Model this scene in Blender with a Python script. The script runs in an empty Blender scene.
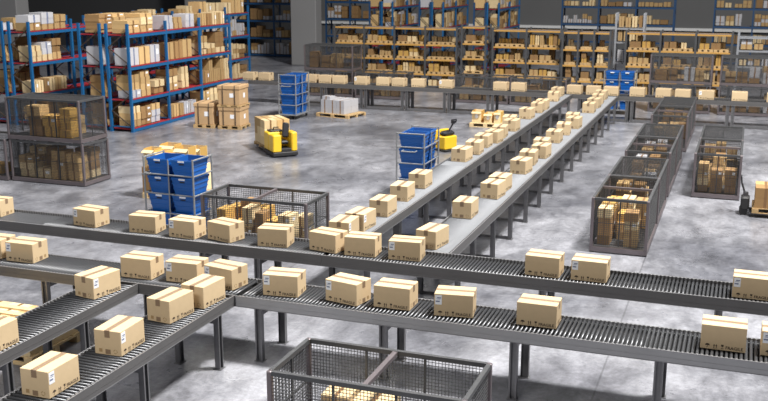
import bpy, math, random
from mathutils import Vector, Matrix
C = bpy.context.scene.collection
R = math.radians
rnd = random.Random(7)
CAM = (0.0, 0.0, 4.6)

# ------------------------------------------------------------------ materials
def mat(name, rgb, rough=0.6, metal=0.0, var=0.0, scale=8.0, objvar=0.0, bump=0.0, spec=0.5):
    m = bpy.data.materials.new(name); m.use_nodes = True
    nt = m.node_tree; b = nt.nodes['Principled BSDF']
    b.inputs['Base Color'].default_value = (*rgb, 1)
    b.inputs['Roughness'].default_value = rough
    b.inputs['Metallic'].default_value = metal
    b.inputs['Specular IOR Level'].default_value = spec
    out = None
    if var or bump:
        tc = nt.nodes.new('ShaderNodeTexCoord'); n = nt.nodes.new('ShaderNodeTexNoise')
        n.inputs['Scale'].default_value = scale; n.inputs['Detail'].default_value = 4
        nt.links.new(tc.outputs['Object'], n.inputs['Vector'])
        if var:
            mx = nt.nodes.new('ShaderNodeMix'); mx.data_type = 'RGBA'
            mx.inputs[6].default_value = (*[c*(1-var) for c in rgb], 1)
            mx.inputs[7].default_value = (*[min(1, c*(1+var)) for c in rgb], 1)
            nt.links.new(n.outputs['Fac'], mx.inputs[0]); out = mx.outputs[2]
        if bump:
            bp = nt.nodes.new('ShaderNodeBump'); bp.inputs['Strength'].default_value = bump
            nt.links.new(n.outputs['Fac'], bp.inputs['Height']); nt.links.new(bp.outputs['Normal'], b.inputs['Normal'])
    if objvar:
        oi = nt.nodes.new('ShaderNodeObjectInfo'); hs = nt.nodes.new('ShaderNodeHueSaturation')
        mr = nt.nodes.new('ShaderNodeMapRange')
        mr.inputs[3].default_value = 1-objvar; mr.inputs[4].default_value = 1+objvar*0.6
        nt.links.new(oi.outputs['Random'], mr.inputs[0]); nt.links.new(mr.outputs[0], hs.inputs['Value'])
        if out: nt.links.new(out, hs.inputs['Color'])
        else: hs.inputs['Color'].default_value = (*rgb, 1)
        out = hs.outputs['Color']
    if out: nt.links.new(out, b.inputs['Base Color'])
    return m

M = dict(
    kraft=mat('kraft board', (.62, .475, .295), .75, var=.06, scale=14, objvar=.08, spec=.25),
    kraft_seam=mat('kraft board edge', (.36, .22, .09), .8),
    tape=mat('brown packing tape', (.25, .170, .105), .5),
    paper=mat('white label paper', (.86, .88, .92), .6),
    ink=mat('dark print', (.05, .03, .02), .7),
    inklight=mat('brown print', (.36, .235, .11), .7),
    inkblue=mat('blue grey print', (.16, .19, .30), .7),
    carton=mat('storage carton board', (.56, .38, .18), .8, var=.10, scale=6, objvar=.30, spec=.2),
    carton_dark=mat('dark carton board', (.33, .20, .09), .8, var=.10, scale=6, objvar=.28, spec=.2),
    carton_light=mat('pale carton board', (.74, .58, .34), .8, var=.08, scale=6, objvar=.18, spec=.2),
    carton_white=mat('white carton board', (.52, .52, .55), .7, var=.05, scale=6, objvar=.16, spec=.2),
    carton_gold=mat('golden carton board', (.62, .38, .11), .8, var=.10, scale=6, objvar=.30, spec=.2),
    cartape=mat('carton tape', (.22, .12, .05), .5),
    rail=mat('conveyor rail steel', (.115, .113, .115), .46, .2, var=.15, scale=3),
    rail_pale=mat('conveyor rail pale steel', (.34, .342, .355), .42, .25, var=.15, scale=3),  # paler than the other rails, right part of the nearest conveyor
    rail_edge=mat('rail edge steel', (.22, .22, .23), .4, .4),
    roller=mat('roller zinc', (.085, .088, .096), .36, .5),
    roller_lit=mat('roller zinc pale', (.25, .26, .28), .62, .1, spec=.3),  # paler zinc: grazing reflection on the long spurs put into the colour
    leg=mat('leg steel', (.17, .17, .18), .42, .5, var=.25, scale=9),
    bolt=mat('bright bolt', (.7, .7, .7), .3, .6),
    cage=mat('cage steel', (.080, .082, .087), .5, .3, var=.2, scale=5),
    cage_light=mat('cage frame steel', (.18, .155, .165), .42, .5, var=.2, scale=5),
    blue=mat('rack blue paint', (.010, .105, .27), .45, var=.12, scale=4),
    blue_dark=mat('rack shaded blue', (.010, .055, .15), .5, var=.12, scale=4),  # darker copy of the rack blue, far-corner shade put into the colour
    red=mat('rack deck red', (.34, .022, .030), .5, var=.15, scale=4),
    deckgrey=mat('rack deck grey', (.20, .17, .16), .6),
    yellow_beam=mat('rack yellow beam', (.50, .28, .07), .5, var=.1, scale=4),
    rackgrey=mat('rack grey post', (.075, .078, .085), .5, .2),
    rackpale=mat('rack pale metal', (.40, .42, .46), .4, .5),
    crate=mat('crate blue plastic', (.008, .115, .44), .36, objvar=.12),
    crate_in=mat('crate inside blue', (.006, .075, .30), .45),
    cart=mat('cart tube steel', (.28, .29, .30), .4, .3),
    rubber=mat('black rubber', (.02, .02, .022), .6),
    seat=mat('black vinyl', (.018, .018, .022), .4),
    truck=mat('truck yellow paint', (.78, .50, .030), .35, var=.06, scale=4),
    steel=mat('fork steel', (.12, .12, .13), .4, .6),
    wood=mat('pallet wood', (.47, .32, .155), .8, var=.22, scale=10, objvar=.15),
    wood_pale=mat('pale pallet wood', (.66, .50, .28), .8, var=.18, scale=10),
    strap=mat('dark strap', (.06, .045, .035), .5),
    wall=mat('dark wall paint', (.040, .041, .044), .75, var=.08, scale=.3),
    wall_pale=mat('grey wall paint', (.13, .132, .136), .7, var=.06, scale=.3),
    trim=mat('white trim', (.78, .79, .80), .5),
    concrete=mat('column concrete', (.20, .20, .205), .7, var=.06, scale=.6),
)

def floor_material():
    m = bpy.data.materials.new('polished concrete'); m.use_nodes = True
    nt = m.node_tree; L = nt.links; b = nt.nodes['Principled BSDF']
    tc = nt.nodes.new('ShaderNodeTexCoord')
    def noise(scale, detail=6, rough=.6, stretch=None, dist=0):
        mp = nt.nodes.new('ShaderNodeMapping'); L.new(tc.outputs['Object'], mp.inputs['Vector'])
        if stretch: mp.inputs['Scale'].default_value = stretch
        n = nt.nodes.new('ShaderNodeTexNoise'); n.inputs['Scale'].default_value = scale
        n.inputs['Detail'].default_value = detail; n.inputs['Roughness'].default_value = rough
        n.inputs['Distortion'].default_value = dist
        L.new(mp.outputs[0], n.inputs['Vector']); return n.outputs['Fac']
    def ramp(src, p0, c0, p1, c1):
        r = nt.nodes.new('ShaderNodeValToRGB'); r.color_ramp.elements[0].position = p0; r.color_ramp.elements[1].position = p1
        r.color_ramp.elements[0].color = (*c0, 1); r.color_ramp.elements[1].color = (*c1, 1)
        L.new(src, r.inputs[0]); return r.outputs[0]
    def mix(kind, a, c, fac=1.0):
        x = nt.nodes.new('ShaderNodeMix'); x.data_type = 'RGBA'; x.blend_type = kind
        if hasattr(fac, 'node'): L.new(fac, x.inputs[0])
        else: x.inputs[0].default_value = fac
        L.new(a, x.inputs[6]); L.new(c, x.inputs[7]); return x.outputs[2]
    big = ramp(noise(.35, 5, .62, dist=.6), .34, (.130, .134, .156), .66, (.385, .391, .43))
    mid = ramp(noise(2.2, 8, .72, (1, .55, 1), .4), .32, (.46, .46, .47), .68, (1.30, 1.30, 1.30))
    fine = ramp(noise(14, 8, .8), .35, (.68, .68, .68), .65, (1.18, 1.18, 1.18))
    col = mix('MULTIPLY', mix('MULTIPLY', big, mid), fine)
    # slab joints every five metres
    br = nt.nodes.new('ShaderNodeTexBrick'); br.offset = 0
    br.inputs['Scale'].default_value = 1; br.inputs['Mortar Size'].default_value = .012; br.inputs['Mortar Smooth'].default_value = .2
    br.inputs['Brick Width'].default_value = 5.2; br.inputs['Row Height'].default_value = 4.4
    for i, c in (('Color1', 1), ('Color2', .90), ('Mortar', .62)): br.inputs[i].default_value = (c, c, c, 1)
    mp = nt.nodes.new('ShaderNodeMapping'); mp.inputs['Location'].default_value = (1.3, .6, 0)
    L.new(tc.outputs['Object'], mp.inputs['Vector']); L.new(mp.outputs[0], br.inputs['Vector'])
    col = mix('MULTIPLY', col, br.outputs['Color'])
    L.new(col, b.inputs['Base Color'])
    mr = nt.nodes.new('ShaderNodeMapRange'); mr.inputs[3].default_value = .17; mr.inputs[4].default_value = .44
    L.new(noise(1.1, 6, .7), mr.inputs[0]); L.new(mr.outputs[0], b.inputs['Roughness'])
    b.inputs['Specular IOR Level'].default_value = .55
    bp = nt.nodes.new('ShaderNodeBump'); bp.inputs['Strength'].default_value = .04
    L.new(noise(5, 6, .7), bp.inputs['Height']); L.new(bp.outputs['Normal'], b.inputs['Normal'])
    return m
M['floor'] = floor_material()

# ------------------------------------------------------------------ mesh builder
class MB:
    def __init__(s): s.v = []; s.f = []; s.mi = []; s.mats = []
    def m(s, k):
        if k not in s.mats: s.mats.append(k)
        return s.mats.index(k)
    def raw(s, vs, fs, k, T=None):
        o = len(s.v); i = s.m(k)
        for p in vs: s.v.append(tuple(T @ Vector(p)) if T else tuple(p))
        for f in fs: s.f.append(tuple(o+a for a in f)); s.mi.append(i)
        return s
    def box(s, x0, x1, y0, y1, z0, z1, k, T=None):
        vs = [(x0,y0,z0),(x1,y0,z0),(x1,y1,z0),(x0,y1,z0),(x0,y0,z1),(x1,y0,z1),(x1,y1,z1),(x0,y1,z1)]
        return s.raw(vs, [(0,3,2,1),(4,5,6,7),(0,1,5,4),(1,2,6,5),(2,3,7,6),(3,0,4,7)], k, T)
    def bbox(s, x0, x1, y0, y1, z0, z1, k, b, T=None):
        """box with chamfered edges"""
        def ring(z, i):
            return [(x0+i+b*0,y0+b+i,z),(x0+b+i,y0+i,z),(x1-b-i,y0+i,z),(x1-i,y0+b+i,z),(x1-i,y1-b-i,z),(x1-b-i,y1-i,z),(x0+b+i,y1-i,z),(x0+i,y1-b-i,z)]
        vs = ring(z0, b) + ring(z0+b, 0) + ring(z1-b, 0) + ring(z1, b)
        fs = [tuple(reversed(range(8))), tuple(range(24, 32))]
        for r in range(3):
            for j in range(8):
                a = r*8+j; c = r*8+(j+1) % 8
                fs.append((a, c, c+8, a+8))
        return s.raw(vs, fs, k, T)
    def bar(s, p, q, w, k, h=None, n=4, T=None):
        """prism from p to q (n sides, n=4 a square bar of width w)"""
        p = Vector(p); q = Vector(q); d = (q-p)
        if d.length < 1e-6: return s
        d.normalize(); up = Vector((0,0,1)) if abs(d.z) < .9 else Vector((1,0,0))
        a = d.cross(up).normalized(); c = a.cross(d).normalized(); h = h or w
        vs = []
        for e in (p, q):
            for j in range(n):
                t = 2*math.pi*(j+.5)/n; rr = (.5/math.cos(math.pi/4)) if n == 4 else .5
                vs.append(e + a*(math.cos(t)*w*rr) + c*(math.sin(t)*h*rr))
        fs = [tuple(reversed(range(n))), tuple(range(n, 2*n))]
        fs += [(j, (j+1) % n, n+(j+1) % n, n+j) for j in range(n)]
        return s.raw(vs, fs, k, T)
    def tube(s, pts, w, k, n=6, T=None):
        for a, b in zip(pts, pts[1:]): s.bar(a, b, w, k, n=n, T=T)
        return s
    def cyl(s, c, r, h, axis, k, n=12, T=None):
        d = {'x': Vector((1,0,0)), 'y': Vector((0,1,0)), 'z': Vector((0,0,1))}[axis]*h/2
        return s.bar(Vector(c)-d, Vector(c)+d, 2*r, k, n=n, T=T)
    def mesh(s, name):
        me = bpy.data.meshes.new(name); me.from_pydata(s.v, [], s.f)
        for k in s.mats: me.materials.append(M[k])
        me.polygons.foreach_set('material_index', s.mi); me.update(); return me
    def build(s, name, parent=None, loc=None, rotz=0):
        return put(name, s.mesh(name), parent, loc, rotz)

def put(name, me, parent=None, loc=None, rotz=0):
    o = bpy.data.objects.new(name, me); C.objects.link(o)
    if parent: o.parent = parent
    if loc is not None: o.location = loc
    o.rotation_euler.z = rotz
    return o
def tag(o, label=None, cat=None, group=None, kind=None):
    if label: o['label'] = label
    if cat: o['category'] = cat
    if group: o['group'] = group
    if kind: o['kind'] = kind
    return o
def thing(name, label, cat, loc=(0,0,0), rotz=0, group=None):
    o = bpy.data.objects.new(name, None); C.objects.link(o); o.empty_display_size = .1
    o.location = loc; o.rotation_euler.z = rotz
    return tag(o, label, cat, group)
def copy_tree(o, parent=None):
    c = o.copy(); C.objects.link(c)
    if parent: c.parent = parent
    for ch in list(o.children): copy_tree(ch, c)
    return c
def place(proto, used, label, group, loc, rotz=0):
    """first use moves the prototype itself, later uses copy it"""
    o = proto if not used else copy_tree(proto)
    used.append(1); o.location = loc; o.rotation_euler.z = rotz
    tag(o, label, None, group); return o
ORD = ('first second third fourth fifth sixth seventh eighth ninth tenth eleventh twelfth thirteenth fourteenth fifteenth sixteenth '
       'seventeenth eighteenth nineteenth twentieth').split()
TENS = {2: 'twenty', 3: 'thirty', 4: 'forty'}
def nth(i):
    if i < 20: return ORD[i]
    t, u = divmod(i+1, 10)
    return {2: 'twentieth', 3: 'thirtieth', 4: 'fortieth'}[t] if u == 0 else TENS[t]+'-'+ORD[u-1]

# ------------------------------------------------------------------ the setting
fl = MB(); fl.raw([(-44,-4,0),(16,-4,0),(16,60,0),(-44,60,0)], [(0,1,2,3)], 'floor'); tag(fl.build('floor'), kind='structure')
tag(MB().box(-44, 16, 58, 58.3, 0, 9, 'wall_pale').build('wall_back'), 'dark grey rear wall', kind='structure')
tag(MB().box(-44.3, -44, -4, 58.3, 0, 9, 'wall').build('wall_left'), kind='structure')
tag(MB().box(-27.2, -26.9, 50, 58, 0, 9, 'wall').build('wall_recess'), kind='structure')
tag(MB().box(-44, -27.2, 50, 50.3, 0, 9, 'wall').build('wall_far'), kind='structure')
tag(MB().box(-26.9, 16, 57.8, 58, 1.17, 1.32, 'trim').build('trim_1'), kind='structure')
for i, (x0, x1, y0, y1) in enumerate(((-20.75, -19.42, 43.3, 44.0), (-31.4, -29.35, 34.4, 35.2), (-28.6, -27.7, 46.6, 47.4))):
    p = MB().bbox(x0, x1, y0, y1, 0, 9, 'concrete', .03)
    tag(p.build('pillar_%d' % (i+1)), kind='structure')

# ------------------------------------------------------------------ conveyors
ROLL = {}
def roller_mesh(w):
    if w in ROLL: return ROLL[w]
    b = MB(); b.cyl((0,0,0), .0165, w-.07, 'y', 'roller_lit' if w == .62 else 'roller', 10); b.cyl((0,0,0), .008, w-.012, 'y', 'rail', 6)
    me = b.mesh('roller')
    for p in me.polygons: p.use_smooth = len(p.vertices) == 4
    ROLL[w] = me; return me
def rail_mesh(L, side, w, pitch, k, top):
    """C-shaped side rail; side -1 front, +1 back; a toothed lip carries the roller ends"""
    b = MB(); t = side
    def slab(d0, d1, z0, z1, kk, x0=0, x1=L):
        lo, hi = sorted((side*w/2-t*d0, side*w/2-t*d1)); b.box(x0, x1, lo, hi, z0, z1, kk)
    slab(0, .012, .66, top, k); slab(.0125, .040, .66, .672, k)
    slab(-.003, -.0005, .660, .668, 'rail_edge'); slab(-.003, -.0005, .715, .719, k)
    slab(-.002, .014, top+.0005, top+.004, 'rail_edge')
    slab(.0125, .034, .735, .748, k)
    for i in range(int(L/pitch)):
        x = (i+1)*pitch
        if x+.014 < L: slab(.0145, .034, .7485, top+.004, 'rail_edge', x-.010, x+.010)
    return b.mesh('side_rail')
def leg_mesh(h=.66):
    b = MB()
    b.box(-.045, -.037, -.03, .03, .008, h, 'leg'); b.box(.037, .045, -.03, .03, .008, h, 'leg')
    b.box(-.037, .037, -.004, .004, .008, h, 'leg'); b.box(-.045, -.025, -.034, -.03, .008, h, 'leg'); b.box(.025, .045, -.034, -.03, .008, h, 'leg')
    return b.mesh('leg')
LEG = leg_mesh(); LEGF = MB().box(-.06, .06, -.05, .05, 0, .008, 'leg').mesh('foot_plate')
def conveyor(label, origin, rotz, L, w, pitch, leg_x, group=None, first_from_end=False, double=0, bars='cross', k='rail', top=.790):
    t = thing('roller_conveyor', label, 'conveyor', (origin[0], origin[1], 0), rotz, group)
    for s in (-1, 1): put('side_rail', rail_mesh(L, s, w, pitch, k, top), t)
    me = roller_mesh(w); n = int((L-.04)/pitch)
    xs = [.5*pitch + .02 + i*pitch for i in range(n)]
    if first_from_end: xs.reverse()
    for x in xs[:100]: put('roller', me, t, (x, 0, .7685))
    if len(xs) > 100:
        b = MB()
        for x in xs[100:]:
            b.cyl((x,0,.7685), .0165, w-.07, 'y', 'roller_lit' if w == .62 else 'roller', 8)
        tag(b.build('rollers', t), kind='stuff')
    # dark plate under the rollers, makes the gaps dark
    MB().box(0, L, -w/2+.042, w/2-.042, .680, .700, 'rubber').build('bed_plate', t)
    for lx in leg_x:
        for dx in ((-double, double) if double else (0,)):
            for s in (-1, 1):
                lg = put('leg', LEG, t, (lx+dx, s*(w/2-.032), 0), 0 if s < 0 else math.pi)
                put('foot_plate', LEGF, lg)
            c = MB(); c.box(lx+dx-.02, lx+dx+.02, -w/2+.06, w/2-.06, .56, .60, 'leg')
            c.build('cross_bar', t)
            if bars == 'foot': MB().box(lx+dx-.02, lx+dx+.02, -w/2+.06, w/2-.06, .010, .045, 'leg').build('foot_bar', t)
    if bars == 'long':
        for a, b_ in zip(leg_x, leg_x[1:]):
            MB().box(a+double+.045, b_-double-.045, -w/2+.01, -w/2+.05, .012, .10, 'leg').build('floor_bar', t)
    return t
GC = 'grey roller conveyors'
# A: long cross conveyor, B: nearest cross conveyor, C: far one; D spurs run away, E and F come to the camera
conveyor('left part of the long cross conveyor just behind the nearest one', (-11.6, 11.99), 0, 6.396, .68, .047, [.12, 4.55, 5.42], GC, True, top=.812)
conveyor('right part of the long cross conveyor just behind the nearest one', (-5.2, 11.99), 0, 6.6, .68, .047, [3.02, 5.12, 6.45], GC, top=.812)
conveyor('left part of the nearest cross conveyor, meeting the two short spurs', (-9.6, 10.145), 0, 4.096, .68, .047, [1.3, 2.85], GC, True)
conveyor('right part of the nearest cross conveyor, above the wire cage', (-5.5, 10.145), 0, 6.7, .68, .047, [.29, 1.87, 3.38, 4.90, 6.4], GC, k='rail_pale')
conveyor('far cross conveyor running in front of the yellow beam racks', (-16.25, 30.75), 0, 18.2, .68, .06, [1.4+1.45*i for i in range(12)], GC, True, .075, 'long')
conveyor('left one of the two long spurs running to the far conveyor', (-5.3, 12.345), math.pi/2, 18.05, .62, .06, [.55+1.42*i for i in range(13)], GC, bars='foot')
conveyor('right one of the two long spurs running to the far conveyor', (-3.91, 12.345), math.pi/2, 18.05, .62, .06, [.55, 1.35]+[2.6+1.25*i for i in range(13)], GC, bars='foot')
conveyor('short spur on the far left carrying two boxes to the camera', (-7.16, 6.2), math.pi/2, 3.60, .60, .06, [1.29, 1.75+.8], GC, True)
conveyor('short spur at lower left carrying four boxes to the camera', (-5.82, 5.6), math.pi/2, 4.20, .60, .06, [1.0, 2.33, 3.85], GC, True)

# ------------------------------------------------------------------ boxes on the conveyors
BW, BD, BH = .44, .31, .262
def text_mesh(txt, size):
    cu = bpy.data.curves.new('lettering', 'FONT'); cu.body = txt; cu.size = size; cu.resolution_u = 2; cu.offset = .0011
    o = bpy.data.objects.new('lettering', cu); C.objects.link(o)
    dg = bpy.context.evaluated_depsgraph_get(); me = bpy.data.meshes.new_from_object(o.evaluated_get(dg))
    vs = [tuple(v.co) for v in me.vertices]; fs = [tuple(p.vertices) for p in me.polygons]
    bpy.data.objects.remove(o); bpy.data.curves.remove(cu); bpy.data.meshes.remove(me)
    return vs, fs
FRAG = text_mesh('FRAGILE', .046)
LBL = text_mesh('1Z 47', .016)
def box_parts():
    b = MB(); x, y, h = BW/2, BD/2, BH
    b.bbox(-x, x, -y, y, 0, h, 'kraft', .004)
    body = b.mesh('cardboard_box')
    s = MB()  # flap seam and tape along the top, running down both ends
    tw = .030
    s.box(-x-.001, x+.001, -tw, tw, h, h+.0012, 'tape')
    for sx in (-1, 1):
        lo, hi = sorted((sx*x, sx*(x+.0012))); s.box(lo, hi, -tw, tw, h-.075, h+.0012, 'tape'); s.box(lo, hi, -tw, tw, .012, .062, 'tape')
    tape = s.mesh('packing_tape')
    g = MB(); yf = -y-.0008
    def flat(vs, fs, ox, oz, k='ink'):
        g.raw([(ox+a, yf, oz+c) for a, c, *_ in vs], fs, k)
    def rect(x0, x1, z0, z1, k='ink'): flat([(x0,z0),(x1,z0),(x1,z1),(x0,z1)], [(0,1,2,3)], 0, 0, k)
    # umbrella, arrows up, glass, text
    n = 8; vs = [(-.024*math.cos(math.pi*i/n), .022*math.sin(math.pi*i/n)) for i in range(n+1)]
    flat(vs, [tuple(reversed(range(n+1)))], -.150, .040); rect(-.152, -.148, .022, .042); rect(-.160, -.150, .018, .023)
    for ax in (-.085, -.063):
        flat([(-.010,0),(.010,0),(0,.020)], [(0,1,2)], ax, .042); rect(ax-.004, ax+.004, .018, .042)
    rect(-.097, -.051, .012, .015)
    flat([(-.014,.022),(-.010,0),(.010,0),(.014,.022)], [(0,1,2,3)], -.005, .040); rect(-.007, -.003, .022, .042); rect(-.018, .008, .016, .021)
    flat(*FRAG, .025, .018)
    for sx in (-1, 1):   # round recycling mark and square mark on the ends
        xx = sx*(x+.0008); n = 12
        ro, ri = .024, .016; cy = -.088 if sx < 0 else -.088
        vv = []
        for i in range(n): t = 2*math.pi*i/n; vv += [(xx, cy+ro*math.cos(t), .045+ro*math.sin(t)), (xx, cy+ri*math.cos(t), .045+ri*math.sin(t))]
        ff = [(2*i, 2*((i+1) % n), 2*((i+1) % n)+1, 2*i+1) for i in range(n) if i % 4 != 3]
        g.raw(vv, ff, 'inklight')
        g.raw([(xx, .066, .026),(xx, .104, .026),(xx, .104, .064),(xx, .066, .064)], [(0,1,2,3)], 'inklight')
    marks = g.mesh('handling_marking')
    l = MB(); lx, lz, lw, lh = -x+.012, h-.128, .075, .112
    l.box(lx, lx+lw, -y-.0016, -y, lz, lz+lh, 'paper')
    yy = -y-.0022
    for (a, c, d, e) in ((.022, .066, .074, .086), (.014, .060, .062, .067), (.008, .052, .030, .046)):
        l.raw([(lx+a, yy, lz+d),(lx+c, yy, lz+d),(lx+c, yy, lz+e),(lx+a, yy, lz+e)], [(0,1,2,3)], 'inkblue')
    label = l.mesh('shipping_label')
    return body, tape, marks, label
BODY, TAPE, MARKS, LABEL = box_parts()
def parcel(x, y, yaw, labelled, text, group, s=1.0):
    o = put('cardboard_box', BODY, None, (x*1.004, y*1.004 if y < 30 else y, .7855), yaw)
    if s != 1.0: o.scale = (s, s, s)
    tag(o, text, 'cardboard box', group)
    put('packing_tape', TAPE, o); put('handling_marking', MARKS, o)
    if labelled: tag(put('shipping_label', LABEL, o), 'white shipping label')
    return o
def fl_corner(bx, by, yaw, w=BW, d=BD):
    a = R(yaw); return bx+math.cos(a)*w/2-math.sin(a)*d/2, by+math.sin(a)*w/2+math.cos(a)*d/2
A = [(-11.20,11.86,0,0),(-9.406,11.878,-7,1),(-8.365,11.812,4,0),(-7.678,11.80,-3,1),(-7.097,11.90,-15,0),(-6.24,11.80,7,0),(-5.49,11.90,-11,0),
     (-4.928,11.81,4,0),(-4.3,11.83,5,1),(-2.442,11.802,-2,0),(-1.857,11.798,-1,1),(.052,11.783,-1,1)]
for i, (bx, by, a, l) in enumerate(A):
    x, y = fl_corner(bx, by, a)
    parcel(x, y, R(a), l, f"cardboard box {'with white label' if l else 'without label'}, {nth(i)} from left on the long cross conveyor", 'parcels on the long cross conveyor')
B = [(-9.60,10.03,2,1),(-9.06,10.012,1,1),(-7.208,9.948,1,0),(-6.575,9.987,2,1),(-6.05,10.02,-11,1),(-5.199,9.93,6,1),(-4.426,10.02,-12,1),
     (-3.815,10.00,0,1),(-3.073,9.958,8,1),(-2.143,10.0,0,0),(-.219,9.985,0,0),(.36,9.99,0,1)]
B[7] = (-3.815,10.00,0,0)
for i, (bx, by, a, l) in enumerate(B):
    x, y = fl_corner(bx, by, a)
    parcel(x, y, R(a), l, f"cardboard box {'with white label' if l else 'without label'}, {nth(i)} from left on the nearest cross conveyor", 'parcels on the nearest cross conveyor')
def nr_corner(cx, cy, da):   # near right corner of a box whose long side runs away
    a = R(90+da); return cx+math.cos(a)*BW/2-math.sin(a)*BD/2, cy+math.sin(a)*BW/2+math.cos(a)*BD/2
EB = [(-6.90,7.26,-1,0),(-6.98,9.08,-10,1)]
for i, (cx, cy, a, l) in enumerate(EB):
    x, y = nr_corner(cx, cy, a)
    parcel(x, y, R(90+a), l, ('cardboard box cut by the left edge on the far left spur', 'labelled cardboard box at the far end of the far left spur')[i], 'parcels on the far left spur')
FB = [(-5.677,6.655,0,1),(-5.652,7.722,2,1),(-5.70,8.687,-6,0),(-5.60,9.24,-5,0)]
for i, (cx, cy, a, l) in enumerate(FB):
    x, y = nr_corner(cx, cy, a)
    parcel(x, y, R(90+a), l, f"cardboard box, {nth(i)} from the near end of the lower left spur", 'parcels on the lower left spur')
D1 = [(-5.14,12.50,2,1),(-5.119,13.026,-4,1),(-5.08,13.95,0,0),(-5.126,15.044,2,0),(-5.156,16.085,0,0),(-5.14,18.68,-4,0),(-5.08,19.56,3,0),(-5.12,20.40,0,0),
      (-5.05,21.0,-4,0),(-5.06,21.75,4,0),(-5.04,22.74,-2,0),(-5.20,23.35,5,0),(-5.12,24.8,-4,0),(-5.06,26.0,2,0),(-5.06,26.63,0,0),(-5.08,28.47,4,0),(-5.2,29.6,-3,0)]
D2 = [(-3.83,12.46,-8,0),(-3.824,14.293,0,0),(-3.76,15.73,-5,0),(-3.765,16.302,-3,0),(-3.755,17.901,-6,0),(-3.773,18.826,2,0),(-3.70,19.597,-4,0),(-3.80,20.3,3,0),
      (-3.77,21.507,0,0),(-3.74,22.64,5,0),(-3.70,23.637,-3,0),(-3.82,24.3,3,0),(-3.75,26.44,0,0),(-3.78,27.4,-5,0),(-3.78,28.377,3,0),(-3.84,29.3,-3,0)]
for nm, lst in (('left', D1), ('right', D2)):
    for i, (cx, cy, a, l) in enumerate(lst):
        x, y = nr_corner(cx, cy, a)
        parcel(x, y, R(90+a), l, f"cardboard box, {nth(i)} from the near end of the {nm} long spur", f'parcels on the {nm} long spur')
CB = [-16.3+.05,-15.65,-13.9,-13.35,-12.85,-12.05,-11.28,-10.72,-10.06,-9.10,-7.3,-6.72,-4.95,-4.37,-3.83,-3.05,-2.28,-1.72,-1.05,-.12,.85]
for i, xc in enumerate(CB):
    parcel(xc, 30.72+rnd.uniform(-.03,.03), R(rnd.uniform(-5,5)), i in (5,9,18), f"cardboard box, {nth(i)} from left on the far cross conveyor", 'parcels on the far cross conveyor', 1.0)

# ------------------------------------------------------------------ stock cartons: gathered first, the 300 largest in view become objects
STOCK = []
def stock(x, y, z, w, d, h, yaw, kind, label, group):
    """w along local x, d along local y; z = bottom"""
    STOCK.append((x, y, z, w, d, h, yaw, kind, label, group))
LOOK = dict(carton='tan', carton_dark='brown', carton_light='pale', carton_white='white', carton_gold='golden')
def carton_mesh(kind, front):
    """unit carton, tape over the top and down the front and back"""
    b = MB(); t = .07; xs = (-.5, -t, t, .5)
    b.box(-.5, -t, -.5, .5, 0, 1, kind); b.box(t, .5, -.5, .5, 0, 1, kind)
    b.box(-t, t, -.5, .5, 0, 1, 'cartape' if kind != 'carton_white' else 'inkblue')
    if front: b.raw([(.15,-.502,.45),(.40,-.502,.45),(.40,-.502,.75),(.15,-.502,.75)], [(0,1,2,3)], 'paper')
    if front: b.raw([(.502,-.15,.45),(.502,.15,.45),(.502,.15,.75),(.502,-.15,.75)], [(0,1,2,3)], 'paper')
    return b.mesh('carton')
CM = {(k, f): carton_mesh(k, f) for k in LOOK for f in (0, 1)}
MIX = dict(tan=['carton','carton','carton_light','carton_dark','carton_light'], white=['carton_white','carton_white','carton_white','carton'],
           brown=['carton','carton_dark','carton','carton_dark'], gold=['carton_gold','carton','carton_gold','carton_light','carton_dark'], mixed=['carton','carton_light','carton_white','carton_dark','carton'],
           stack=['carton_gold','carton','carton_dark','carton_dark','carton_light','carton'], pure=['carton_white'],
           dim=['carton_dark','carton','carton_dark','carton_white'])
def fill(rng, x0, x1, y0, z, top, style, mix, T, where, group, near='near end', start=0, depth=.5):
    """stacks of cartons along local x from x0 to x1 with faces at local y0 (growing to +y); T maps local x, y to world and gives yaw"""
    x = x0+.03; i = start
    while True:
        if style == 'tall': w, h, d = rng.uniform(.13,.20), rng.uniform(.36,.42), .42
        elif style == 'brick': w, h, d = rng.uniform(.21,.26), rng.uniform(.14,.17), .34
        elif style == 'flat': w, h, d = rng.uniform(.55,.90), rng.uniform(.10,.15), .5
        elif style == 'big': w, h, d = rng.uniform(.42,.58), rng.uniform(.42,.60), .5
        elif style == 'small': w, h, d = rng.uniform(.16,.24), rng.uniform(.16,.24), .35
        else: w, h, d = rng.uniform(.28,.42), rng.uniform(.155,.235), .45
        d = min(d, depth)
        if abs(T.yaw-math.pi/2) < .1 and style in ('mid', 'small', 'tall'): w *= 1.4
        if x+w > x1-.02: break
        lay = max(1, int((top-z)/h)); n = lay if rng.random() < .7 else max(1, lay-1)
        if rng.random() < .10 and n > 1: n -= 1
        zz = z; k = rng.choice(MIX[mix])
        for j in range(n):
            if rng.random() < .35: k = rng.choice(MIX[mix])
            hh = h*rng.uniform(.93,1.0); ww = w*rng.uniform(.9,.99)
            px_, py_ = T(x+w/2, y0+d/2+rng.uniform(0,.05))
            stock(px_, py_, zz+.001, ww, d, hh, T.yaw+R(rng.uniform(-1.5,1.5)), k,
                  f"{LOOK[k]} carton in {nth(i)} stack from {near}, {nth(j)} layer, {where}", group)
            zz += hh+.002
        x += w+rng.uniform(.012,.06); i += 1
        if rng.random() < .06: x += rng.uniform(.1,.25)
    return i
def fill_bays(rng, n, bw, *a, near='left', **k):
    i = 0
    for b in range(n): i = fill(rng, b*bw+.05, (b+1)*bw-.05, *a, near=near, start=i, **k)
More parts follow.
